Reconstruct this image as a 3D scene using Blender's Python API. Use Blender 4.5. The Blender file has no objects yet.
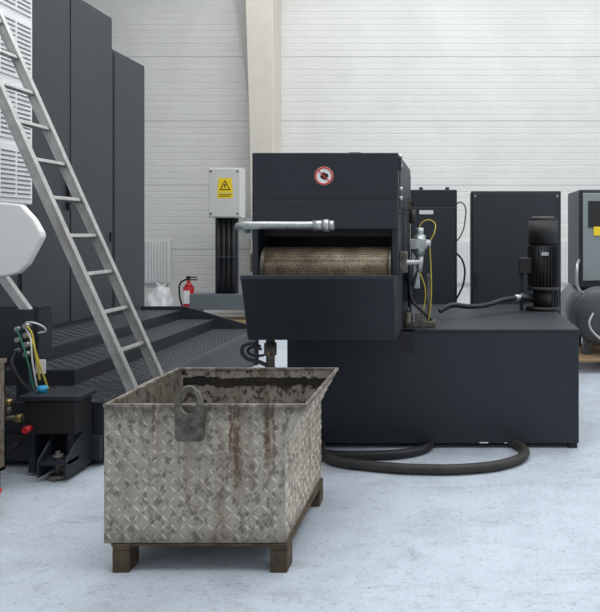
import bpy, bmesh, math, random
from mathutils import Vector, Matrix, noise as mnoise
random.seed(4)
S=bpy.context.scene
S.view_settings.view_transform='Standard'
S.view_settings.look='None'

# ---------------------------------------------------------------- materials
def mat(name,col,rough=0.5,metal=0.0,var=0.0,vscale=6.0,bump=0.0,bscale=80.0,col2=None,thr=(0.35,0.7),stretch=(1,1,1),emit=None,spec=0.5):
    m=bpy.data.materials.new(name); m.use_nodes=True
    nt=m.node_tree; N=nt.nodes; L=nt.links
    b=N['Principled BSDF']
    b.inputs['Base Color'].default_value=(*col,1)
    b.inputs['Roughness'].default_value=rough
    b.inputs['Metallic'].default_value=metal
    b.inputs['Specular IOR Level'].default_value=spec
    tc=N.new('ShaderNodeTexCoord'); mp=N.new('ShaderNodeMapping')
    mp.inputs['Scale'].default_value=stretch
    L.new(tc.outputs['Object'],mp.inputs['Vector'])
    if var>0 or col2:
        n=N.new('ShaderNodeTexNoise'); n.inputs['Scale'].default_value=vscale; n.inputs['Detail'].default_value=8
        n.inputs['Roughness'].default_value=0.65
        L.new(mp.outputs['Vector'],n.inputs['Vector'])
        r=N.new('ShaderNodeValToRGB')
        r.color_ramp.elements[0].position=thr[0]; r.color_ramp.elements[1].position=thr[1]
        c2=col2 if col2 else tuple(max(0,c*(1-var)) for c in col)
        r.color_ramp.elements[0].color=(*c2,1); r.color_ramp.elements[1].color=(*col,1)
        L.new(n.outputs['Fac'],r.inputs['Fac']); L.new(r.outputs['Color'],b.inputs['Base Color'])
    if bump>0:
        n2=N.new('ShaderNodeTexNoise'); n2.inputs['Scale'].default_value=bscale; n2.inputs['Detail'].default_value=4
        L.new(mp.outputs['Vector'],n2.inputs['Vector'])
        bp=N.new('ShaderNodeBump'); bp.inputs['Strength'].default_value=bump; bp.inputs['Distance'].default_value=0.01
        L.new(n2.outputs['Fac'],bp.inputs['Height']); L.new(bp.outputs['Normal'],b.inputs['Normal'])
    return m

DARK=mat('anthracite_paint',(0.020,0.025,0.033),0.45,0,0.12,3,0.06,300,spec=.4)
DARK2=mat('anthracite_cabinet',(0.026,0.031,0.039),0.5,0,0.1,3,0.05,300,spec=.4)
LEFTP=mat('machine_grey_paint',(0.036,0.040,0.048),0.5,0,0.1,2,0.05,300,spec=.4)
BLACK=mat('black_rubber',(0.010,0.010,0.011),0.55,0,0.2,20)
HOSE=mat('dusty_hose',(0.045,0.04,0.036),0.6,0,0.5,9)
INSIDE=mat('dark_inner_metal',(0.02,0.02,0.021),0.6,0,0.4,12)  # plain dark metal for the hood interior and tray floor
STEEL=mat('galvanised_steel',(0.55,0.58,0.57),0.38,0.75,0.35,30)
ALU=mat('ladder_aluminium',(0.52,0.52,0.50),0.42,0.5,0.3,14)
GREYBOX=mat('light_grey_enclosure',(0.62,0.62,0.58),0.5,0,0.1,4)
WHITE=mat('white_enamel',(0.74,0.75,0.76),0.4,0,0.06,4)
YEL=mat('yellow_label',(0.85,0.62,0.02),0.5)
YELH=mat('yellow_airline',(0.55,0.42,0.05),0.5)
RED=mat('red_plastic',(0.55,0.02,0.03),0.4)
BRASS=mat('brass',(0.42,0.30,0.13),0.4,0.9)
BLUE=mat('blue_cap',(0.02,0.28,0.5),0.4)
WOOD=mat('pallet_wood',(0.36,0.24,0.13),0.8,0,0.4,8,stretch=(1,6,6))
WOODD=mat('dirty_wood',(0.13,0.09,0.055),0.85,0,0.7,10,0.3,60)
STEP=mat('tread_plate_dark',(0.028,0.032,0.039),0.42,0,0.3,7)
STEPT=mat('tread_lozenge_dark',(0.045,0.05,0.058),0.35,0,0.3,7)
TANKM=mat('compressor_paint',(0.075,0.085,0.09),0.4,0,0.3,5)
RAD=mat('radiator_white',(0.74,0.75,0.74),0.4)
SIGNW=mat('sign_white',(0.85,0.85,0.83),0.5)
SIGNR=mat('sign_red',(0.65,0.03,0.03),0.5)
SIGNK=mat('sign_black',(0.01,0.01,0.01),0.5)
CREAM=mat('white_plastic',(0.74,0.73,0.70),0.4)
GRIME=mat('oily_grime',(0.035,0.028,0.022),0.45,0,0.6,18,0.6,50)
GRIMEL=mat('greasy_steel',(0.20,0.18,0.15),0.45,0.2,0.8,22,0.3,60)

def belt_mat():
    m=mat('mesh_belt',(0.2,0.165,0.12),0.5,0.15)
    nt=m.node_tree;N=nt.nodes;L=nt.links;b=N['Principled BSDF']
    tc=N.new('ShaderNodeTexCoord'); v=N.new('ShaderNodeTexVoronoi'); v.inputs['Scale'].default_value=85;v.inputs['Randomness'].default_value=.3
    L.new(tc.outputs['Object'],v.inputs['Vector'])
    r=N.new('ShaderNodeValToRGB'); r.color_ramp.elements[0].color=(0.05,0.038,0.026,1);r.color_ramp.elements[0].position=0.25
    r.color_ramp.elements[1].color=(0.36,0.28,0.19,1);r.color_ramp.elements[1].position=0.6
    L.new(v.outputs['Distance'],r.inputs['Fac'])
    n=N.new('ShaderNodeTexNoise');n.inputs['Scale'].default_value=9;L.new(tc.outputs['Object'],n.inputs['Vector'])
    q=N.new('ShaderNodeValToRGB');q.color_ramp.elements[0].position=.35;q.color_ramp.elements[0].color=(.55,.5,.45,1);q.color_ramp.elements[1].position=.6
    L.new(n.outputs['Fac'],q.inputs['Fac'])
    x=N.new('ShaderNodeMix');x.data_type='RGBA';x.blend_type='MULTIPLY';x.inputs[0].default_value=1
    L.new(r.outputs['Color'],x.inputs[6]);L.new(q.outputs['Color'],x.inputs[7]);L.new(x.outputs[2],b.inputs['Base Color'])
    return m
BELT=belt_mat()

def floor_mat():
    m=bpy.data.materials.new('epoxy_floor');m.use_nodes=True
    nt=m.node_tree;N=nt.nodes;L=nt.links;b=N['Principled BSDF']
    tc=N.new('ShaderNodeTexCoord')
    def noise(sc,d=8,ro=0.6,st=(1,1,1)):
        mp=N.new('ShaderNodeMapping');mp.inputs['Scale'].default_value=st;L.new(tc.outputs['Object'],mp.inputs['Vector'])
        n=N.new('ShaderNodeTexNoise');n.inputs['Scale'].default_value=sc;n.inputs['Detail'].default_value=d;n.inputs['Roughness'].default_value=ro
        L.new(mp.outputs['Vector'],n.inputs['Vector']);return n
    def ramp(n,p0,c0,p1,c1):
        r=N.new('ShaderNodeValToRGB');e=r.color_ramp.elements
        e[0].position=p0;e[0].color=(*c0,1);e[1].position=p1;e[1].color=(*c1,1);L.new(n.outputs['Fac'],r.inputs['Fac']);return r
    def mul(a,c,f=1.0):
        x=N.new('ShaderNodeMix');x.data_type='RGBA';x.blend_type='MULTIPLY';x.inputs[0].default_value=f
        L.new(a,x.inputs[6]);L.new(c,x.inputs[7]);return x.outputs[2]
    a=ramp(noise(0.9),0.3,(0.50,0.56,0.63),0.7,(0.57,0.63,0.70))
    s=ramp(noise(9,10,0.8),0.36,(0.55,0.54,0.52),0.46,(1,1,1))
    t=ramp(noise(48,4,0.8),0.36,(0.42,0.40,0.37),0.42,(1,1,1))
    w=ramp(noise(2.4,12,0.82),0.40,(0.78,0.78,0.79),0.54,(1,1,1))
    g=ramp(noise(1.6,10,0.85,(.6,2.5,1)),0.38,(0.66,0.64,0.62),0.47,(1,1,1))
    o=mul(mul(mul(mul(a.outputs[0],s.outputs[0],.45),t.outputs[0],.8),w.outputs[0],.6),g.outputs[0],.6)
    L.new(o,b.inputs['Base Color'])
    rr=ramp(noise(4),0.3,(.3,.3,.3),0.7,(.5,.5,.5));L.new(rr.outputs[0],b.inputs['Roughness'])
    b.inputs['Specular IOR Level'].default_value=0.35
    return m
def skip_mat(name,base,dirt,amount,streaks=True,rustamt=.55):
    m=bpy.data.materials.new(name);m.use_nodes=True
    nt=m.node_tree;N=nt.nodes;L=nt.links;b=N['Principled BSDF'];b.inputs['Roughness'].default_value=0.55
    tc=N.new('ShaderNodeTexCoord')
    def noise(sc,st=(1,1,1),d=8,ro=0.65):
        mp=N.new('ShaderNodeMapping');mp.inputs['Scale'].default_value=st;L.new(tc.outputs['Object'],mp.inputs['Vector'])
        n=N.new('ShaderNodeTexNoise');n.inputs['Scale'].default_value=sc;n.inputs['Detail'].default_value=d;n.inputs['Roughness'].default_value=ro
        L.new(mp.outputs['Vector'],n.inputs['Vector']);return n.outputs['Fac']
    def rampf(f,p0,v0,p1,v1):
        r=N.new('ShaderNodeMapRange');r.inputs[1].default_value=p0;r.inputs[2].default_value=p1;r.inputs[3].default_value=v0;r.inputs[4].default_value=v1
        L.new(f,r.inputs[0]);return r.outputs[0]
    def mix(f,a,c):
        x=N.new('ShaderNodeMix');x.data_type='RGBA';L.new(f,x.inputs[0])
        if isinstance(a,tuple): x.inputs[6].default_value=(*a,1)
        else: L.new(a,x.inputs[6])
        x.inputs[7].default_value=(*c,1);return x.outputs[2]
    def M(op,a,c):
        x=N.new('ShaderNodeMath');x.operation=op
        for i,q in enumerate((a,c)):
            if isinstance(q,(int,float)): x.inputs[i].default_value=q
            else: L.new(q,x.inputs[i])
        return x.outputs[0]
    c=mix(rampf(noise(9),0.42,0,0.68,.6),base,tuple(q*0.65 for q in base))
    c=mix(rampf(noise(38,(1,1,.7)),0.49,0,0.62,amount),c,dirt)
    c=mix(rampf(noise(7,(2.2,2.2,.3)),0.50,0,0.70,rustamt),c,(0.17,0.105,0.06))
    if streaks:
        sep=N.new('ShaderNodeSeparateXYZ');L.new(tc.outputs['Object'],sep.inputs[0])
        wob=M('MULTIPLY',M('SUBTRACT',noise(9,(1,1,1.5)),0.5),0.06)
        for x0,w,z0,z1 in ((-0.965,0.012,0.30,0.74),(-0.99,0.006,0.36,0.74),(-0.83,0.012,0.36,0.74),(-0.80,0.006,0.45,0.72),(-1.33,.004,.5,.7),(-1.22,.004,.45,.7)):
            d=M('ABSOLUTE',M('SUBTRACT',M('ADD',sep.outputs['X'],wob),x0),0)
            f=rampf(d,w*0.6,1,w*1.8,0)
            zz=M('MULTIPLY',rampf(sep.outputs['Z'],z0,0,z0+.2,1),rampf(noise(40),0.36,0.15,0.52,.95))
            f=M('MULTIPLY',f,zz);c=mix(f,c,(0.12,0.055,0.018))
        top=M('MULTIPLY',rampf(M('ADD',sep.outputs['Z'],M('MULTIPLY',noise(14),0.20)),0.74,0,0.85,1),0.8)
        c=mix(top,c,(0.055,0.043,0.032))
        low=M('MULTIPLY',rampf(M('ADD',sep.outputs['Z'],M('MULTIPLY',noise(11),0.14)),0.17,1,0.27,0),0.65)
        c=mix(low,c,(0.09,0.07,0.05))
    L.new(c,b.inputs['Base Color'])
    bp=N.new('ShaderNodeBump');bp.inputs['Strength'].default_value=.3;bp.inputs['Distance'].default_value=.006
    L.new(noise(40),bp.inputs['Height']);L.new(bp.outputs['Normal'],b.inputs['Normal'])
    return m
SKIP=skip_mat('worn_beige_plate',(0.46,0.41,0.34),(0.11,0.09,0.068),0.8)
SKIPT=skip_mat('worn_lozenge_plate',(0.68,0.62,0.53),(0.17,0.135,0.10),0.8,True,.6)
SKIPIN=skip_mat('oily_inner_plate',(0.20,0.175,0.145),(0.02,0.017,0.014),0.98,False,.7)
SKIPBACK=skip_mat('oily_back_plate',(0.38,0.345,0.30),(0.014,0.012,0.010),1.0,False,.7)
SKIP2=skip_mat('rusty_plate',(0.2,0.17,0.14),(0.06,0.04,0.03),0.8,False)

# ---------------------------------------------------------------- helpers
def root(name):
    e=bpy.data.objects.new(name,None);e.empty_display_size=.1;S.collection.objects.link(e);return e
def finish(me,name,parent,m,bevel=0.0,smooth=False):
    o=bpy.data.objects.new(name,me);S.collection.objects.link(o)
    if m: me.materials.append(m)
    if parent: o.parent=parent
    if bevel>0:
        b=o.modifiers.new('bevel','BEVEL');b.width=bevel;b.segments=2;b.limit_method='ANGLE'
    if smooth:
        for p in me.polygons:p.use_smooth=True
    return o
def frombm(bm,name,parent,m,bevel=0,smooth=False):
    bmesh.ops.recalc_face_normals(bm,faces=bm.faces)
    me=bpy.data.meshes.new(name);bm.to_mesh(me);bm.free();return finish(me,name,parent,m,bevel,smooth)
def addbox(bm,x0,x1,y0,y1,z0,z1):
    r=bmesh.ops.create_cube(bm,size=1)
    for v in r['verts']:
        v.co=Vector(((x0+x1)/2+v.co.x*(x1-x0),(y0+y1)/2+v.co.y*(y1-y0),(z0+z1)/2+v.co.z*(z1-z0)))
def box(name,p,x0,x1,y0,y1,z0,z1,m,bevel=0.004):
    bm=bmesh.new();addbox(bm,x0,x1,y0,y1,z0,z1);return frombm(bm,name,p,m,bevel)
def boxes(name,p,lst,m,bevel=0.0):
    bm=bmesh.new()
    for b in lst:addbox(bm,*b)
    return frombm(bm,name,p,m,bevel)
def addcyl(bm,p0,p1,r,r2=None,seg=24):
    p0=Vector(p0);p1=Vector(p1);d=p1-p0
    M=Matrix.Translation((p0+p1)/2)@d.to_track_quat('Z','Y').to_matrix().to_4x4()
    bmesh.ops.create_cone(bm,cap_ends=True,segments=seg,radius1=r,radius2=r if r2 is None else r2,depth=d.length,matrix=M)
def cyl(name,p,p0,p1,r,m,r2=None,seg=28,bevel=0):
    bm=bmesh.new();addcyl(bm,p0,p1,r,r2,seg)
    o=frombm(bm,name,p,m,bevel)
    for f in o.data.polygons:
        if len(f.vertices)==4:f.use_smooth=True
    return o
def cyls(name,p,lst,m,seg=20):
    bm=bmesh.new()
    for c in lst:addcyl(bm,c[0],c[1],c[2],c[3] if len(c)>3 else None,seg)
    o=frombm(bm,name,p,m)
    for f in o.data.polygons:
        if len(f.vertices)==4:f.use_smooth=True
    return o
def prism(name,p,poly,axis,a0,a1,m,bevel=0.0):
    bm=bmesh.new()
    def co(q,a):
        return {'X':(a,q[0],q[1]),'Y':(q[0],a,q[1]),'Z':(q[0],q[1],a)}[axis]
    A=[bm.verts.new(co(q,a0)) for q in poly];B=[bm.verts.new(co(q,a1)) for q in poly]
    bm.faces.new(A);bm.faces.new(B[::-1]);n=len(poly)
    for i in range(n):bm.faces.new((A[i],B[i],B[(i+1)%n],A[(i+1)%n]))
    return frombm(bm,name,p,m,bevel)
def ringplate(name,p,outer,inner,y0,y1,m,bevel=0):
    bm=bmesh.new();n=len(outer)
    V=[[bm.verts.new((q[0],y,q[1])) for q in L_] for L_ in (outer,inner) for y in (y0,y1)]
    oa,ob,ia,ib=V
    for i in range(n):
        j=(i+1)%n
        bm.faces.new((oa[i],oa[j],ia[j],ia[i]));bm.faces.new((ob[i],ob[j],ib[j],ib[i]))
        bm.faces.new((oa[i],oa[j],ob[j],ob[i]));bm.faces.new((ia[i],ia[j],ib[j],ib[i]))
    return frombm(bm,name,p,m,bevel)
def tube(name,p,pts,r,m,cyclic=False):
    c=bpy.data.curves.new(name,'CURVE');c.dimensions='3D';c.bevel_depth=r;c.bevel_resolution=4;c.resolution_u=10;c.use_fill_caps=True
    s=c.splines.new('BEZIER');s.bezier_points.add(len(pts)-1)
    for b,q in zip(s.bezier_points,pts):
        b.co=q;b.handle_left_type=b.handle_right_type='AUTO'
    s.use_cyclic_u=cyclic
    o=bpy.data.objects.new(name,c);S.collection.objects.link(o);c.materials.append(m)
    if p:o.parent=p
    return o
def quadplate(name,p,c4,th,m,bevel=0):
    c=[Vector(q) for q in c4];n=(c[1]-c[0]).cross(c[3]-c[0]).normalized()*th
    bm=bmesh.new();A=[bm.verts.new(q) for q in c];B=[bm.verts.new(q+n) for q in c]
    bm.faces.new(A);bm.faces.new(B[::-1])
    for i in range(4):bm.faces.new((A[i],B[i],B[(i+1)%4],A[(i+1)%4]))
    return frombm(bm,name,p,m,bevel)
def lozenges(name,p,org,ud,vd,W,H,pitch,size,h,m,clip=None,asp=.27):
    """raised tread-plate lozenges on plane org + u*ud + v*vd, standing out along ud x vd"""
    org=Vector(org);ud=Vector(ud).normalized();vd=Vector(vd).normalized();nd=ud.cross(vd).normalized()
    bm=bmesh.new();nu=int(W/pitch);nv=int(H/pitch)
    for i in range(nu):
        for j in range(nv):
            u=(i+.5)*W/nu;v=(j+.5)*H/nv
            if clip and not clip(u,v):continue
            s=1 if (i+j)%2 else -1
            a=(ud+vd*s).normalized();b=(ud*-s+vd).normalized()
            c=org+ud*u+vd*v
            q=[c+a*size,c+b*size*asp,c-a*size,c-b*size*asp]
            t=[c+a*size*.7+nd*h,c+b*size*asp*.6+nd*h,c-a*size*.7+nd*h,c-b*size*asp*.6+nd*h]
            Q=[bm.verts.new(x) for x in q];T=[bm.verts.new(x) for x in t]
            bm.faces.new(T);bm.faces.new(Q[::-1])
            for k in range(4):bm.faces.new((Q[k],Q[(k+1)%4],T[(k+1)%4],T[k]))
    return frombm(bm,name,p,m)

# ---------------------------------------------------------------- room
WY=12.0
box('floor',None,-8,6,-3,WY+.2,-0.1,0,floor_mat(),0)
def ribwall(name,x0,x1,y,ztop,m):
    prof=[];z=0.0;P=.11
    while z<ztop:
        g=0.012 if (round(z/P)%10==0) else 0.004
        prof+= [(0,z),(0,z+P-.020),(g,z+P-.014),(g,z+P-.005),(0,z+P)]
        z=round(z+P,4)
    bm=bmesh.new()
    A=[bm.verts.new((x0,y+d,zz)) for d,zz in prof];B=[bm.verts.new((x1,y+d,zz)) for d,zz in prof]
    for i in range(len(A)-1):
        if (A[i].co-A[i+1].co).length>1e-6: bm.faces.new((A[i],B[i],B[i+1],A[i+1]))
    z1=prof[-1][1]
    c=[bm.verts.new(q) for q in ((x0,y+.15,0),(x1,y+.15,0),(x1,y+.15,z1),(x0,y+.15,z1))]
    bm.faces.new(c)
    bm.faces.new((A[-1],B[-1],c[2],c[3]))
    return frombm(bm,name,None,m)
WALLM=mat('sandwich_panel',(0.74,0.735,0.71),0.55,0,0.1,1.2,0.0)
ribwall('wall_back',-8,6,WY,7.0,WALLM)
box('wall_left',None,-8.2,-8,-3,WY+.2,0,7,WALLM,0)
box('wall_right',None,6,6.2,-3,WY+.2,0,7,WALLM,0)
box('ceiling',None,-8.2,6.2,-3,WY+.2,7,7.2,WALLM,0)
COL=mat('concrete_column',(0.66,0.62,0.54),0.7,0,0.08,4)
r=root('concrete_column')
prism('shaft',r,[(-3.32,0),(-2.98,0),(-2.98,7),(-3.48,7),(-3.36,3.0)],'Y',11.45,WY-.002,COL,.01)
prism('slanted_strip',r,[(-3.365,2.6),(-3.362,3.0),(-3.525,7),(-3.85,7)],'Y',11.8,WY-.002,mat('strip_grey',(0.46,0.46,0.44),.6))  # darker grey strip left of the shaft, slanting outwards towards the top
box('baseboard_back',None,-7.9,5.9,WY-.03,WY-.001,0,.1,GREYBOX,0)

def radiator(x0,x1,z0,z1,y):
    r=root('radiator')
    box('panel',r,x0,x1,y-.06,y-.02,z0,z1,RAD,.006)
    n=max(3,int((x1-x0)/.05));lst=[]
    for i in range(n):
        a=x0+(i+.2)*(x1-x0)/n;lst.append((a,a+.55*(x1-x0)/n,y-.085,y-.058,z0+.03,z1-.03))
    boxes('fins',r,lst,RAD,.004)
    boxes('brackets',r,[(x0+.05,x0+.09,y-.025,y,z0+.05,z1-.05),(x1-.09,x1-.05,y-.025,y,z0+.05,z1-.05)],STEEL)
    tube('feed_pipe',r,[(x1-.03,y-.04,z0+.02),(x1-.03,y-.04,z0*.5),(x1-.03,y-.04,0.02)],.012,RAD)
radiator(-5.75,-4.86,0.62,1.38,WY-.002)
radiator(-0.3,.75,0.62,1.38,WY-.002)
radiator(1.55,2.3,0.62,1.38,WY-.002)

# ---------------------------------------------------------------- skip container
def skip():
    r=root('tread_plate_skip')
    x0,x1,y0,y1,zb,zt=-1.549,-.75,3.09,3.92,.125,.737
    xf=-.655;zf=.56;t=.008
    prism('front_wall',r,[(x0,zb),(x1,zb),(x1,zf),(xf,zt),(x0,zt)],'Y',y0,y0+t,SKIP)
    prism('back_wall',r,[(x0,zb),(x1,zb),(x1,zf),(xf,zt),(x0,zt)],'Y',y1-t,y1,SKIPBACK)
    box('left_wall',r,x0,x0+t,y0+t,y1-t,zb,zt,SKIPIN,0)
    prism('spout_wall',r,[(x1,zb),(x1,zf),(xf,zt),(xf-.011,zt),(x1-t,zf+.004),(x1-t,zb)],'Y',y0+t,y1-t,SKIP)
    box('base_plate',r,x0+t,x1-t,y0+t,y1-t,zb,zb+t,SKIPIN,0)
    box('chip_residue',r,x0+t,x1-t,y0+t,y1-t,zb+t,zb+.08,GRIME,0)
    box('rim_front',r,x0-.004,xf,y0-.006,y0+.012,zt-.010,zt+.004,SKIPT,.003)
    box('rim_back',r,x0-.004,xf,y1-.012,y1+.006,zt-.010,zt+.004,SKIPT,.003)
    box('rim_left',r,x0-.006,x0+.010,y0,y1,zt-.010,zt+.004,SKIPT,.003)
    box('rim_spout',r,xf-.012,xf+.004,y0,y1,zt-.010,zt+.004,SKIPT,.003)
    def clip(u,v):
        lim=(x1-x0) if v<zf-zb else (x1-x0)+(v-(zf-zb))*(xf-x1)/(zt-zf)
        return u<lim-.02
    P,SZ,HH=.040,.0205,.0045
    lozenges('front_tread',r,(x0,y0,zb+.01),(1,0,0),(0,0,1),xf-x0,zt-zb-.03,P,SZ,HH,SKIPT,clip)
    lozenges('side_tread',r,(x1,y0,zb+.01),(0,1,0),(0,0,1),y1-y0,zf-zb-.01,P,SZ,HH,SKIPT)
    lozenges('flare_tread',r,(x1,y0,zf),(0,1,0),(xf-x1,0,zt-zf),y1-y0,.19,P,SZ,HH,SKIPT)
    bm=bmesh.new()
    xs=[x0+.03+i*.009 for i in range(int((xf-x0-.07)/.009))]
    top=[];bot=[]
    for i,a in enumerate(xs):
        n1=mnoise.noise(Vector((a*6,0,0)));n2=mnoise.noise(Vector((a*35,3,0)));n3=mnoise.noise(Vector((a*9,7,0)))
        zc=zt-.06+.02*n1
        w=.035+.05*max(0,n3)+.02*n2
        top.append(bm.verts.new((a,y1-t-.003,zc+.012*n2+.01)));bot.append(bm.verts.new((a,y1-t-.003,zc-w)))
    for i in range(len(xs)-1):bm.faces.new((bot[i],bot[i+1],top[i+1],top[i]))
    q=bmesh.ops.extrude_face_region(bm,geom=bm.faces[:])
    for v in q['geom']:
        if isinstance(v,bmesh.types.BMVert):v.co.y+=.0035
    frombm(bm,'dried_sludge',r,GRIME,0)
    for i,(a,b) in enumerate(((x0+.04,x0+.115),(x1-.065,x1+.012))):
        boxes('skid_%d'%(i+1),r,[(a,b,y0-.01,y0+.09,.0,.098),(a,b,y1-.10,y1,.0,.098),(a,b,y0-.01,y1,.098,zb)],WOODD,.004)
    box('skid_rail_front',r,x0+.03,x1+.01,y0+.0,y0+.03,.112,.13,WOODD,.002)
    # lifting lug : flat plate with rounded eye over the front rim
    cx=-1.165;cz=.748
    n=32;O=[];I=[]
    for i in range(n):
        a=2*math.pi*i/n;c_,s_=math.cos(a),math.sin(a)
        O.append((cx+.062*c_,cz+(.080*s_ if s_>0 else .085*s_)));I.append((cx+.036*c_,cz+.008+.050*s_))
    ringplate('lug_eye',r,O,I,y0-.036,y0-.012,GRIMEL,.006)
    prism('lug_plate',r,[(cx-.050,cz-.165),(cx+.056,cz-.165),(cx+.066,cz-.15),(cx+.064,cz-.03),(cx+.058,cz-.0),(cx+.03,cz-.048),(cx,cz-.058),(cx-.03,cz-.048),(cx-.058,cz+.0),(cx-.062,cz-.03),(cx-.060,cz-.15)],'Y',y0-.034,y0-.006,GRIMEL,.006)
skip()

# second skip, mostly out of frame
r=root('chip_skip')
x0,x1,y0,y1=-3.35,-2.62,3.3,4.08
boxes('walls',r,[(x0,x1,y0,y0+.01,.12,.76),(x0,x1,y1-.01,y1,.12,.76),(x0,x0+.01,y0,y1,.12,.76),(x1-.01,x1,y0,y1,.12,.76),(x0,x1,y0,y1,.12,.14)],SKIP2)
boxes('rim',r,[(x1-.02,x1+.006,y0,y1+.006,.74,.765),(x0,x1,y1-.02,y1+.006,.74,.765),(x0,x1,y0-.006,y0+.02,.74,.765)],SKIP2,.003)
boxes('feet',r,[(x0+.03,x0+.1,y0,y1,0,.12),(x1-.1,x1-.03,y0,y1,0,.12)],WOODD)

# red bucket
r=root('red_bucket')
bx=-2.515
cyl('body',r,(bx,3.72,0),(bx,3.72,.11),.075,RED,.085)
tube('rim',r,[(bx+.085*math.cos(a*math.pi/6),3.72+.085*math.sin(a*math.pi/6),.11) for a in range(12)],.006,RED,True)

# ---------------------------------------------------------------- ladder
r=root('aluminium_ladder')
def LX(z):return -2.0-.4427*z
ya,yb=4.75,5.17;zt=3.16
ang=math.atan(.4427)
def rail(name,y):
    w=.032;d=.013
    poly=[(LX(0)-w,0.0),(LX(0)+w,0.0),(LX(zt)+w,zt),(LX(zt)-w,zt)]
    prism(name,r,poly,'Y',y-d,y+d,ALU,.003)
    prism(name+'_flange_a',r,[(LX(0)-w-.003,0.01),(LX(0)-w+.005,0.01),(LX(zt)-w+.005,zt-.01),(LX(zt)-w-.003,zt-.01)],'Y',y-d-.012,y+d+.012,ALU)
    prism(name+'_flange_b',r,[(LX(0)+w-.005,0.01),(LX(0)+w+.003,0.01),(LX(zt)+w+.003,zt-.01),(LX(zt)+w-.005,zt-.01)],'Y',y-d-.012,y+d+.012,ALU)
    box(name+'_foot',r,LX(0)-.04,LX(0)+.045,y-.026,y+.026,0,.05,BLACK,.006)
rail('rail_1',ya);rail('rail_2',yb)
bm=bmesh.new()
z=.16
while z<zt-.05:
    x=LX(z)
    M=Matrix.Translation((x,(ya+yb)/2,z))@Matrix.Rotation(-ang,4,'Y')
    q=bmesh.ops.create_cube(bm,size=1)
    for v in q['verts']:v.co=M@Vector((v.co.x*.034,v.co.y*(yb-ya),v.co.z*.028))
    z+=.262
frombm(bm,'rungs',r,ALU,.004)

# ---------------------------------------------------------------- left machine tool with steps
r=root('machining_centre')
xm=-3.59
box('tall_housing',r,-6.2,xm,5.76,7.33,.0,3.74,LEFTP,.01)
box('rear_housing',r,-6.2,xm,7.335,8.1,.0,3.42,LEFTP,.01)
box('front_housing',r,-6.2,xm,4.52,5.755,.0,1.72,LEFTP,.01)
boxes('panel_trims',r,[(xm,xm+.014,5.78,6.5,.66,3.7),(xm,xm+.014,6.52,7.30,.66,3.7),(xm,xm+.012,7.36,8.07,.66,3.38)],LEFTP,.004)
boxes('door_handles',r,[(xm+.012,xm+.045,6.44,6.47,1.7,2.1),(xm+.012,xm+.03,7.25,7.28,1.4,1.5)],BLACK,.004)
box('electrical_cabinet',r,-4.6,-3.47,4.45,5.755,1.721,4.0,WHITE,.015)
lst=[]
for z0,z1 in ((3.28,3.72),(2.75,3.16),(2.26,2.62),(1.80,2.16)):
    z=z0
    while z<z1:
        lst.append((-3.47,-3.452,5.33,5.50,z,z+.011));lst.append((-3.47,-3.452,5.53,5.70,z,z+.011));z+=.036
boxes('louvres',r,lst,mat('louvre_grey',(0.16,0.165,0.17),.5),.002)
boxes('louvre_frames',r,[(-3.47,-3.458,5.30,5.725,a,b) for a,b in ((3.25,3.73),(2.72,3.19),(2.23,2.65),(1.77,2.19))],WHITE,.003)
# steps
box('upper_step',r,xm,-3.1,5.15,7.9,0,.62,STEP,.006)
box('lower_step',r,xm,-2.25,4.5,7.9,0.02,.407,STEP,.006)
box('middle_step',r,xm,-2.72,5.0,7.9,.40,.515,STEP,.006)
lozenges('lower_tread',r,(-2.72,4.52,.4075),(1,0,0),(0,1,0),.46,3.36,.05,.024,.003,STEPT)
lozenges('middle_tread',r,(-3.1,5.02,.5155),(1,0,0),(0,1,0),.37,2.86,.05,.024,.003,STEPT)
lozenges('upper_tread',r,(-3.58,5.18,.6205),(1,0,0),(0,1,0),.47,2.7,.05,.024,.003,STEPT)
lozenges('front_tread_left',r,(xm,4.52,.4075),(1,0,0),(0,1,0),.86,.46,.05,.024,.003,STEPT)
prism('step_end_plate',r,[(-3.55,0),(-2.22,0),(-2.22,.42),(-3.05,.66),(-3.55,.66)],'Y',7.9,7.93,DARK2,.003)
boxes('step_nosings',r,[(-2.262,-2.245,4.5,7.9,.385,.412),(-2.73,-2.715,5.0,7.9,.495,.52),(-3.11,-3.095,5.15,7.9,.60,.625)],STEPT,.003)
box('kick_plate',r,-3.5,-2.26,4.46,4.5,.05,.2,STEP,.004)
box('base_frame',r,xm-2.5,xm+.1,4.50,8.0,0,.45,DARK2,.01)
prism('swing_arm_fairing',r,[(-3.6,1.68),(-2.77,1.68),(-2.66,1.668),(-2.58,1.58),(-2.535,1.50),(-2.53,1.47),(-2.545,1.44),(-2.62,1.30),(-2.68,1.245),(-2.77,1.225),(-3.6,1.225)],'Y',4.28,4.34,CREAM,.012)
box('swing_arm',r,-3.7,-2.9,4.34,4.62,1.3,1.6,DARK,.01)
prism('arm_brace',r,[(-2.86,1.24),(-2.80,1.24),(-2.64,1.02),(-2.70,1.02)],'Y',4.34,4.38,ALU)
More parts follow.
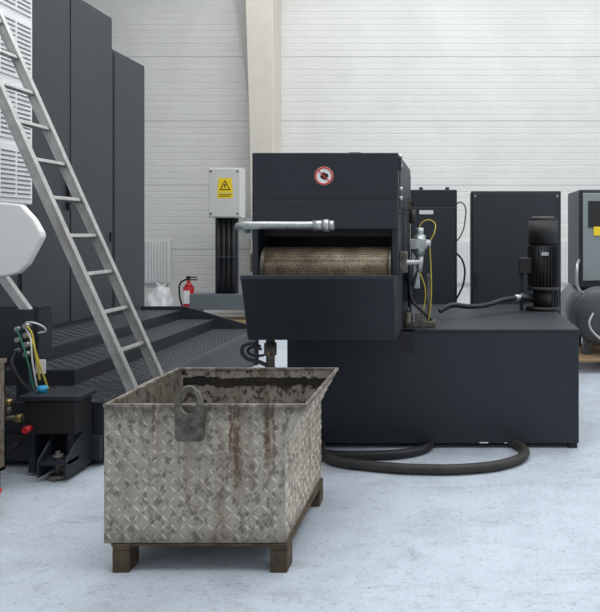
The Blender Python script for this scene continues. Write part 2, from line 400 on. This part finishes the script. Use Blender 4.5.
# junction box on post
box('terminal_box',r,-2.97,-2.69,4.52,4.68,.66,1.02,DARK,.008)
boxes('terminal_box_cover',r,[(-2.95,-2.71,4.505,4.52,.68,1.0)],DARK2,.006)
box('terminal_post',r,-2.86,-2.78,4.56,4.64,.407,.70,DARK,.003)
cyls('cable_glands',r,[((-2.74,4.515,z),(-2.74,4.46,z),.018) for z in (.72,.78,.84,.90)]+[((-2.80,4.52,z),(-2.80,4.47,z),.016) for z in (.74,.81,.88)],STEEL)
tube('yellow_cable',r,[(-2.74,4.47,.90),(-2.69,4.44,.87),(-2.66,4.44,.74),(-2.62,4.45,.60),(-2.60,4.47,.50)],.006,YELH)
tube('yellow_cable_b',r,[(-2.74,4.47,.84),(-2.68,4.43,.82),(-2.65,4.43,.70),(-2.64,4.45,.56)],.006,YELH)
tube('white_cable',r,[(-2.74,4.47,.88),(-2.69,4.43,.84),(-2.67,4.42,.70),(-2.66,4.45,.52)],.005,CREAM)
tube('green_cable',r,[(-2.80,4.47,.88),(-2.74,4.43,.80),(-2.70,4.43,.66),(-2.68,4.45,.5)],.005,mat('green_cable',(0.03,0.2,0.12),.4))
tube('white_cable_loop',r,[(-2.74,4.47,.90),(-2.70,4.42,.93),(-2.63,4.44,.91),(-2.62,4.48,.87),(-2.68,4.5,.85)],.005,CREAM)
tube('black_cable',r,[(-2.80,4.47,.74),(-2.80,4.42,.68),(-2.76,4.42,.58),(-2.72,4.45,.5)],.012,BLACK)
box('pump_switch_tag',r,-2.665,-2.60,4.445,4.45,.60,.69,CREAM,.002)
# pump unit
box('coolant_pump_box',r,-2.64,-2.31,4.28,4.459,.26,.47,BLACK,.012)
box('coolant_pump_lid',r,-2.66,-2.29,4.26,4.48,.47,.50,DARK,.006)
cyl('blue_plug',r,(-2.57,4.36,.50),(-2.57,4.36,.54),.028,BLUE)
boxes('pump_brackets',r,[(-2.62,-2.58,4.3,4.49,.02,.26),(-2.38,-2.34,4.3,4.49,.02,.26)],DARK)
cyls('valve_manifold',r,[((-2.95,4.36,.34),(-2.64,4.36,.34),.018),((-2.88,4.36,.34),(-2.88,4.36,.44),.014),((-2.78,4.36,.34),(-2.78,4.36,.42),.014),((-2.82,4.36,.34),(-2.82,4.25,.34),.022)],GRIMEL)
cyls('brass_fittings',r,[((-2.73,4.36,.34),(-2.69,4.36,.34),.026),((-2.78,4.36,.42),(-2.78,4.36,.46),.018)],BRASS)
cyls('red_valve_knob',r,[((-2.60,4.28,.30),(-2.60,4.23,.30),.020),((-2.88,4.36,.44),(-2.88,4.36,.465),.016)],RED)
tube('supply_hose',r,[(-2.95,4.36,.34),(-3.0,4.35,.25),(-2.9,4.3,.16),(-2.78,4.3,.14),(-2.7,4.35,.2)],.016,BLACK)
# levelling foot
prism('foot_side_plate',r,[(4.18,.03),(4.48,.03),(4.48,.27),(4.38,.27),(4.18,.13)],'X',-2.50,-2.485,DARK,.003)
prism('foot_side_plate_b',r,[(4.18,.03),(4.48,.03),(4.48,.27),(4.38,.27),(4.18,.13)],'X',-2.335,-2.32,DARK,.003)
boxes('foot_bracket',r,[(-2.50,-2.32,4.19,4.32,.10,.125)],DARK,.002)
cyls('levelling_foot',r,[((-2.41,4.25,0),(-2.41,4.25,.03),.05),((-2.41,4.25,.02),(-2.41,4.25,.17),.014),((-2.41,4.25,.125),(-2.41,4.25,.15),.028)],GRIMEL)

# ---------------------------------------------------------------- filter / conveyor unit
r=root('coolant_filter_unit')
tx0,tx1,ty0,ty1,tz=-1.164,.859,4.85,6.5,.828
box('tank',r,tx0,tx1,ty0,ty1,.035,tz-.02,DARK,.006)
box('tank_lid',r,tx0-.004,tx1+.004,ty0-.004,ty1+.004,tz-.02,tz,DARK2,.004)
boxes('tank_feet',r,[(a,a+.06,b,b+.06,0,.036) for a in (tx0+.03,-.2,tx1-.07) for b in (ty0+.01,ty1-.1)],BLACK)
boxes('paint_chips',r,[(.17,.23,ty0-.0015,ty0+.001,.037,.044),(.34,.36,ty0-.0015,ty0+.001,.037,.042)],SIGNW)
hx0,hx1,hy0,hy1=-1.305,-.366,4.5,5.75
box('hood',r,hx0,hx1,hy0,hy1,1.62,2.01,DARK,.006)
prism('hood_lip',r,[(4.5,1.62),(4.5,1.70),(4.47,1.70),(4.45,1.52),(4.47,1.52)],'X',hx0+.02,hx1-.005,DARK,.003)
box('left_cheek',r,hx0,hx0+.04,hy0,hy1,.84,1.62,DARK2,.004)
box('right_cheek',r,hx1-.04,hx1,hy0,hy1,.83,1.62,DARK2,.004)
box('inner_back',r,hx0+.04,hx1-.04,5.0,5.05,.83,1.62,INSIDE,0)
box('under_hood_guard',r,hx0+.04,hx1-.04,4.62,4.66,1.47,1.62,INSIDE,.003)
box('cap_knob',r,-.70,-.62,4.6,4.66,2.01,2.025,BLACK,.004)
boxes('hood_seams',r,[(hx1,hx1+.006,4.62,5.7,1.66,1.96),(hx1,hx1+.02,4.52,4.58,1.9,1.98)],DARK2,.002)
cyls('hinge_bolts',r,[((hx1,4.55,z),(hx1+.025,4.55,z),.012) for z in (1.72,1.78,1.93,1.99)],STEEL)
cyl('belt_drum',r,(hx0+.085,4.60,1.265),(hx1-.055,4.60,1.265),.138,BELT,seg=48)
cyls('drum_flanges',r,[((hx0+.06,4.60,1.265),(hx0+.085,4.60,1.265),.145),((hx1-.06,4.60,1.265),(hx1-.045,4.60,1.265),.145)],GRIMEL,40)
cyl('drum_shaft',r,(hx0-.03,4.62,1.30),(hx1+.14,4.62,1.30),.016,STEEL)
boxes('bearing_blocks',r,[(hx1,hx1+.05,4.56,4.70,1.23,1.37),(hx0-.03,hx0,4.56,4.70,1.24,1.36)],GRIMEL,.006)
quadplate('tray_front',r,[(-1.275,4.34,.835),(-.385,4.34,.835),(-.368,4.20,1.23),(-1.285,4.20,1.23)],.012,DARK,.003)
box('tray_rim',r,-1.287,-.366,4.185,4.215,1.215,1.24,DARK2,.004)
for nm,xx in (('tray_side_left',-1.285),('tray_side_right',-.381)):
    prism(nm,r,[(4.34,.835),(4.20,1.235),(4.56,1.22),(4.56,.835)],'X',xx,xx+.012,DARK2)
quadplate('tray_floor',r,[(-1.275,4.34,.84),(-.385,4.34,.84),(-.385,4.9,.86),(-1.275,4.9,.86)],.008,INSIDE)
cyls('drain_pipe',r,[((-1.20,4.55,.62),(-1.20,4.55,.84),.028),((-1.20,4.55,.70),(-1.20,4.55,.78),.04),((-1.2,4.55,.62),(-1.2,4.55,.56),.035,.02)],GRIMEL)
cyls('drain_union',r,[((-1.20,4.55,.70),(-1.20,4.55,.735),.042)],BRASS,6)
tube('drain_hose',r,[(-1.20,4.55,.58),(-1.20,4.55,.40),(-1.19,4.60,.2),(-1.12,4.62,.06),(-.98,4.60,.032)],.025,BLACK)
tube('drain_coil',r,[(-1.25,4.5,.76),(-1.32,4.48,.785),(-1.37,4.5,.74),(-1.34,4.5,.69),(-1.26,4.52,.66),(-1.20,4.55,.62)],.013,HOSE)
tube('drain_coil_b',r,[(-1.25,4.53,.74),(-1.30,4.52,.76),(-1.34,4.53,.73),(-1.31,4.54,.70),(-1.24,4.54,.70)],.009,BLACK)
tube('outlet_pipe',r,[(-1.35,4.58,1.51),(-1.355,4.45,1.525),(-1.31,4.28,1.538),(-1.22,4.25,1.54),(-.95,4.25,1.54),(-.80,4.25,1.54)],.024,STEEL)
cyls('outlet_fitting',r,[((-.86,4.25,1.54),(-.80,4.25,1.54),.031),((-.80,4.25,1.54),(-.765,4.25,1.54),.038),((-.765,4.25,1.54),(-.735,4.25,1.54),.03)],STEEL,8)
boxes('outlet_bracket',r,[(-1.37,-1.305,4.56,4.60,1.46,1.58),(-1.0,-.97,4.25,4.47,1.54,1.56)],STEEL,.002)
cx,cz=-.842,1.86;y=4.499
cyl('sign_disc',r,(cx,y,cz),(cx,y-.002,cz),.060,SIGNW,seg=40)
tube('sign_ring',r,[(cx+.053*math.cos(a*math.pi/8),y-.002,cz+.053*math.sin(a*math.pi/8)) for a in range(16)],.0055,SIGNR,True)
prism('sign_hand',r,[(cx-.026,cz-.008),(cx-.016,cz+.014),(cx+.0,cz+.028),(cx+.008,cz+.018),(cx+.026,cz+.014),(cx+.028,cz-.005),(cx+.010,cz-.026),(cx-.010,cz-.02)],'Y',y-.004,y-.002,SIGNK)
prism('sign_bar',r,[(cx-.041,cz+.036),(cx-.036,cz+.041),(cx+.041,cz-.036),(cx+.036,cz-.041)],'Y',y-.006,y-.004,SIGNR)
px=-.30
boxes('service_frame',r,[(px-.04,px-.02,5.0,5.04,.83,1.75),(px+.10,px+.12,5.0,5.04,.83,1.2)],GRIMEL,.002)
box('mount_plate',r,px-.07,px+.03,5.0,5.02,1.0,1.3,DARK2,.002)
cyls('regulator_body',r,[((px+.05,4.94,1.34),(px+.05,4.94,1.48),.042),((px+.05,4.94,1.48),(px+.05,4.94,1.53),.028),((px-.03,4.94,1.42),(px+.13,4.94,1.42),.026),((px+.05,4.94,1.34),(px+.05,4.94,1.22),.03,.02),((px+.05,4.94,1.42),(px+.05,4.85,1.42),.034)],STEEL)
boxes('regulator_block',r,[(px-.02,px+.10,4.9,4.98,1.38,1.45),(px-.01,px+.05,4.95,5.0,1.1,1.35)],STEEL,.006)
cyl('air_filter_bowl',r,(px-.02,4.93,1.14),(px-.02,4.93,1.30),.028,BLACK)
cyls('solenoids',r,[((px+.0,4.93,1.56),(px+.0,4.93,1.66),.022),((px+.0,4.93,1.70),(px+.0,4.99,1.70),.02)],BLACK)
tube('yellow_hose',r,[(px+.12,4.94,1.43),(px+.155,4.94,1.50),(px+.15,4.98,1.57),(px+.08,5.0,1.58),(px+.03,5.0,1.5)],.004,YELH)
tube('yellow_hose_lower',r,[(px+.12,4.94,1.42),(px+.13,4.93,1.25),(px+.13,4.93,1.0),(px+.11,4.95,.86)],.004,YELH)
tube('yellow_hose_inner',r,[(px+.05,4.94,1.22),(px+.09,4.93,1.1),(px+.07,4.95,.9)],.004,YELH)
tube('black_hose_a',r,[(px-.02,4.93,1.14),(px+.0,4.92,1.02),(px+.06,4.93,.95),(px+.14,5.0,.86)],.012,BLACK)
tube('black_hose_b',r,[(px+.03,4.96,1.22),(px+.0,4.95,1.1),(px-.02,4.96,.98),(px-.01,5.0,.86)],.012,BLACK)
boxes('small_parts',r,[(px-.05,px+.16,4.92,5.05,.828,.87),(px+.02,px+.08,4.93,5.0,.87,.93)],GRIMEL,.004)
cyls('spray_bottle',r,[((px-.03,4.9,.828),(px-.03,4.9,.94),.025),((px-.03,4.9,.94),(px-.03,4.9,.97),.012)],GRIMEL)
boxes('front_hatch_corner',r,[(px-.09,px+.02,4.846,4.85,.66,.83)],BLACK)
tube('lid_hose',r,[(-.12,5.4,.89),(-.02,5.45,.93),(.10,5.5,.915),(.25,5.65,.91),(.42,5.82,.94),(.6,5.9,.95)],.02,BLACK)
cyls('hose_coupling',r,[((.50,5.86,.947),(.58,5.91,.95),.027)],STEEL)
mx,my=.76,6.05
cyls('motor_body',r,[((mx,my,1.02),(mx,my,1.40),.115),((mx,my,1.40),(mx,my,1.60),.125),((mx,my,1.60),(mx,my,1.635),.125,.09),((mx,my,.828),(mx,my,.86),.15),((mx,my,.86),(mx,my,1.02),.085),((mx,my,1.0),(mx,my,1.03),.135)],BLACK,32)
bm=bmesh.new()
for i in range(28):
    a=2*math.pi*i/28;M=Matrix.Translation((mx,my,1.21))@Matrix.Rotation(a,4,'Z')
    q=bmesh.ops.create_cube(bm,size=1)
    for v in q['verts']:v.co=M@Vector((.118+v.co.x*.03,v.co.y*.005,v.co.z*.34))
frombm(bm,'motor_fins',r,BLACK)
box('motor_terminal_box',r,mx-.21,mx-.10,my-.07,my+.05,1.14,1.28,BLACK,.008)
box('motor_label',r,mx-.03,mx+.03,my-.137,my-.130,1.3,1.33,STEEL,0)
cyls('pump_outlet',r,[((mx-.08,my-.03,.93),(mx-.22,my-.12,.95),.035)],BLACK)
boxes('motor_bracket',r,[(mx+.10,mx+.13,my-.03,my+.03,.828,1.5),(mx-.2,mx-.17,my-.03,my+.03,.828,1.14)],BLACK,.002)

# rear control cabinets
r=root('control_cabinet')
box('body',r,.16,1.06,7.0,7.5,.05,1.91,DARK,.008)
box('door',r,.18,1.04,6.985,7.0,.1,1.89,DARK2,.004)
box('plinth',r,.18,1.04,7.03,7.48,0,.05,BLACK,0)
box('latch',r,.20,.225,6.97,6.985,.95,1.1,BLACK,.003)
cyls('bolts',r,[((a,6.985,b),(a,6.978,b),.01) for a in (.2,1.02) for b in (1.86,.2)],STEEL)
r=root('switch_cabinet')
box('body',r,-.45,.02,7.1,7.5,.05,1.93,DARK,.008)
box('door',r,-.43,0.0,7.085,7.1,.1,1.75,DARK2,.004)
box('plinth',r,-.43,0.0,7.12,7.48,0,.05,BLACK,0)
cyls('lifting_eyes',r,[((-.35,7.2,1.93),(-.35,7.2,1.96),.02),((-.08,7.2,1.93),(-.08,7.2,1.96),.02)],BLACK)
box('nameplate',r,-.36,-.22,7.08,7.086,1.68,1.72,CREAM,0)
tube('cable_loop',r,[(.0,7.15,1.78),(.07,7.12,1.8),(.10,7.1,1.6),(.05,7.1,1.45),(.01,7.15,1.4)],.007,GRIMEL)
tube('cable_loop_b',r,[(.0,7.15,1.3),(.08,7.12,1.2),(.09,7.1,1.0),(.03,7.1,.85),(.0,7.15,.8)],.010,BLACK)

# hoses on the floor
r=root('floor_hose')
tube('hose',r,[(-.95,4.95,.034),(-.90,4.7,.034),(-.78,4.50,.034),(-.55,4.40,.034),(-.2,4.33,.034),(.12,4.35,.034),(.34,4.45,.034),(.46,4.62,.034),(.44,4.80,.034),(.3,5.0,.034)],.031,HOSE)
r=root('floor_hose')
tube('hose',r,[(-1.05,5.0,.033),(-1.0,4.72,.033),(-.85,4.62,.033),(-.55,4.60,.033),(-.3,4.66,.033),(-.18,4.80,.033),(-.2,5.0,.033)],.03,BLACK)

# ---------------------------------------------------------------- electrical box by the wall
r=root('electrical_enclosure')
bx0,bx1,by0,by1=-3.80,-3.29,10.75,11.0
box('box_body',r,bx0,bx1,by0+.03,by1,1.72,2.49,GREYBOX,.012)
box('box_door',r,bx0+.01,bx1-.01,by0,by0+.035,1.735,2.475,GREYBOX,.01)
cyls('lid_screws',r,[((a,by0,b),(a,by0-.006,b),.015) for a in (bx0+.05,bx1-.05) for b in (1.78,2.43)],BLACK)
tx,tz_=-3.53,2.19
prism('warning_triangle',r,[(tx-.12,tz_-.08),(tx+.12,tz_-.08),(tx+.10,tz_+.14),(tx-.10,tz_+.14)],'Y',by0-.003,by0,YEL)
prism('warning_border',r,[(tx-.085,tz_-.045),(tx+.085,tz_-.045),(tx,tz_+.11)],'Y',by0-.005,by0-.003,SIGNK)
prism('warning_inner',r,[(tx-.06,tz_-.03),(tx+.06,tz_-.03),(tx,tz_+.08)],'Y',by0-.006,by0-.005,YEL)
prism('warning_bolt',r,[(tx-.01,tz_+.05),(tx+.018,tz_+.05),(tx+.004,tz_+.015),(tx+.018,tz_+.015),(tx-.006,tz_-.025),(tx+.0,tz_+.005),(tx-.016,tz_+.005)],'Y',by0-.008,by0-.006,SIGNK)
prism('warning_text_plate',r,[(tx-.12,tz_-.17),(tx+.12,tz_-.17),(tx+.12,tz_-.09),(tx-.12,tz_-.09)],'Y',by0-.003,by0,YEL)
boxes('warning_text',r,[(tx-.10,tx+.10,by0-.005,by0-.003,tz_-.12,tz_-.11),(tx-.10,tx+.08,by0-.005,by0-.003,tz_-.145,tz_-.135)],SIGNK)
cyls('conduits',r,[((x,10.9,.5),(x,10.9,1.73),.028) for x in (-3.68,-3.60,-3.52,-3.45)],BLACK)
boxes('post',r,[(-3.75,-3.40,10.95,11.0,.52,1.72),(-3.70,-3.42,10.86,10.95,1.1,1.13)],LEFTP)
box('cable_trunk',r,-4.1,-3.0,10.8,11.1,.30,.54,mat('trunk_grey',(0.12,0.14,0.15),.5),.01)
boxes('trunk_legs',r,[(-4.05,-3.97,10.85,11.05,.14,.30),(-3.15,-3.07,10.85,11.05,.14,.30)],DARK2)
r=root('wooden_pallet')
boxes('deck',r,[(-4.0,-2.9,10.62+i*.11,10.70+i*.11,.115,.139) for i in range(6)],WOOD,.002)
boxes('blocks',r,[(a,a+.1,b,b+.1,.022,.115) for a in (-4.0,-3.5,-3.0) for b in (10.62,10.9,11.15)],WOOD)
boxes('runners',r,[(-4.0,-2.9,b,b+.1,0,.022) for b in (10.62,10.9,11.15)],WOOD)

# fire extinguisher
r=root('fire_extinguisher')
ex,ey=-4.30,11.3
cyl('cylinder_body',r,(ex,ey,0.0),(ex,ey,.62),.085,RED,bevel=.01)
cyls('neck',r,[((ex,ey,.62),(ex,ey,.68),.07,.03),((ex,ey,.68),(ex,ey,.73),.025)],RED)
boxes('handle',r,[(ex-.02,ex+.14,ey-.015,ey+.015,.72,.74),(ex-.02,ex+.13,ey-.015,ey+.015,.76,.78),(ex-.03,ex+.02,ey-.02,ey+.02,.71,.79)],BLACK,.003)
tube('discharge_hose',r,[(ex-.03,ey,.74),(ex-.12,ey-.02,.68),(ex-.14,ey-.02,.5),(ex-.10,ey-.02,.3)],.014,BLACK)
box('label',r,ex-.05,ex+.05,ey-.092,ey-.082,.35,.56,SIGNW,0)
# plastic bag
r=root('plastic_bag')
bm=bmesh.new();bmesh.ops.create_icosphere(bm,subdivisions=4,radius=1)
for v in bm.verts:
    c=v.co.copy();k=1+.28*mnoise.noise(c*1.6)+.12*mnoise.noise(c*5)
    v.co=Vector((-4.66+c.x*.21*k,11.1+c.y*.18*k,max(0,.30+c.z*.33*k)))
frombm(bm,'bag',r,mat('translucent_white_film',(0.72,0.73,0.74),.3),0,True)
prism('knot',r,[(-4.70,.58),(-4.62,.58),(-4.57,.70),(-4.66,.66),(-4.74,.71)],'Y',11.08,11.12,CREAM,.01)

# ---------------------------------------------------------------- compressor at right
r=root('air_compressor')
boxes('pallet_deck',r,[(1.12,2.4,7.42+i*.16,7.54+i*.16,.12,.145) for i in range(7)],WOOD,.002)
boxes('pallet_runners',r,[(1.12+a,1.24+a,7.42,8.50,0,.12) for a in (0,.58,1.16)],WOOD)
cyl('air_receiver',r,(1.62,7.7,.57),(1.62,8.9,.57),.32,TANKM,seg=48)
bm=bmesh.new();bmesh.ops.create_uvsphere(bm,u_segments=40,v_segments=20,radius=1,matrix=Matrix.Translation((1.62,7.7,.57))@Matrix.Diagonal((.32,.10,.32,1)));frombm(bm,'receiver_end',r,TANKM,0,True)
boxes('receiver_feet',r,[(1.42,1.50,7.75,7.83,.145,.36),(1.74,1.82,7.75,7.83,.145,.36),(1.42,1.50,8.3,8.38,.145,.36),(1.74,1.82,8.3,8.38,.145,.36)],TANKM)
box('compressor_housing',r,1.40,2.2,7.9,8.7,.86,1.98,DARK,.02)
box('front_panel',r,1.44,2.16,7.885,7.9,.95,1.94,mat('grey_panel',(0.22,0.26,0.26),.4),.01)
boxes('display',r,[(1.50,1.75,7.875,7.886,1.55,1.85)],BLACK,.004)
boxes('label',r,[(1.56,1.66,7.873,7.886,1.46,1.56)],YEL)
tube('air_pipe',r,[(1.46,7.8,.80),(1.38,7.78,.86),(1.36,7.8,1.1),(1.42,7.95,1.2)],.016,STEEL)
tube('air_pipe_lower',r,[(1.50,7.60,.62),(1.45,7.56,.50),(1.55,7.52,.36),(1.68,7.52,.30)],.014,STEEL)
cyls('drain_valve',r,[((1.62,7.62,.57),(1.62,7.56,.57),.04),((1.66,7.52,.30),(1.74,7.52,.30),.024)],STEEL)

# ---------------------------------------------------------------- lights
W=bpy.data.worlds.new('world');S.world=W;W.use_nodes=True
bg=W.node_tree.nodes['Background'];bg.inputs[0].default_value=(0.86,0.93,1.0,1);bg.inputs[1].default_value=0.62
def area(name,loc,rot,sx,sy,e,c=(.97,.985,1.0)):
    l=bpy.data.lights.new(name,'AREA');l.shape='RECTANGLE';l.size=sx;l.size_y=sy;l.energy=e;l.color=c
    o=bpy.data.objects.new(name,l);o.location=loc;o.rotation_euler=rot;S.collection.objects.link(o)
area('hall_lamp',(0,2.5,6.9),(0,0,0),8,2.5,260)
area('hall_lamp.001',(0,6.5,6.9),(0,0,0),8,2.0,275)
area('hall_lamp.002',(0,10,6.9),(math.radians(-10),0,0),9,1.5,215)
area('window_light',(5.9,4,4.5),(0,math.radians(75),0),3,8,215,(.92,.96,1))

# ---------------------------------------------------------------- camera
c=bpy.data.cameras.new('camera');o=bpy.data.objects.new('camera',c);S.collection.objects.link(o)
o.location=(0,0,1.5);o.rotation_euler=(math.radians(90),0,0)
c.sensor_fit='HORIZONTAL';c.sensor_width=36;c.lens=42
c.shift_x=-(455-300)/600;c.shift_y=-(306-232)/600
c.clip_start=.05
S.camera=o
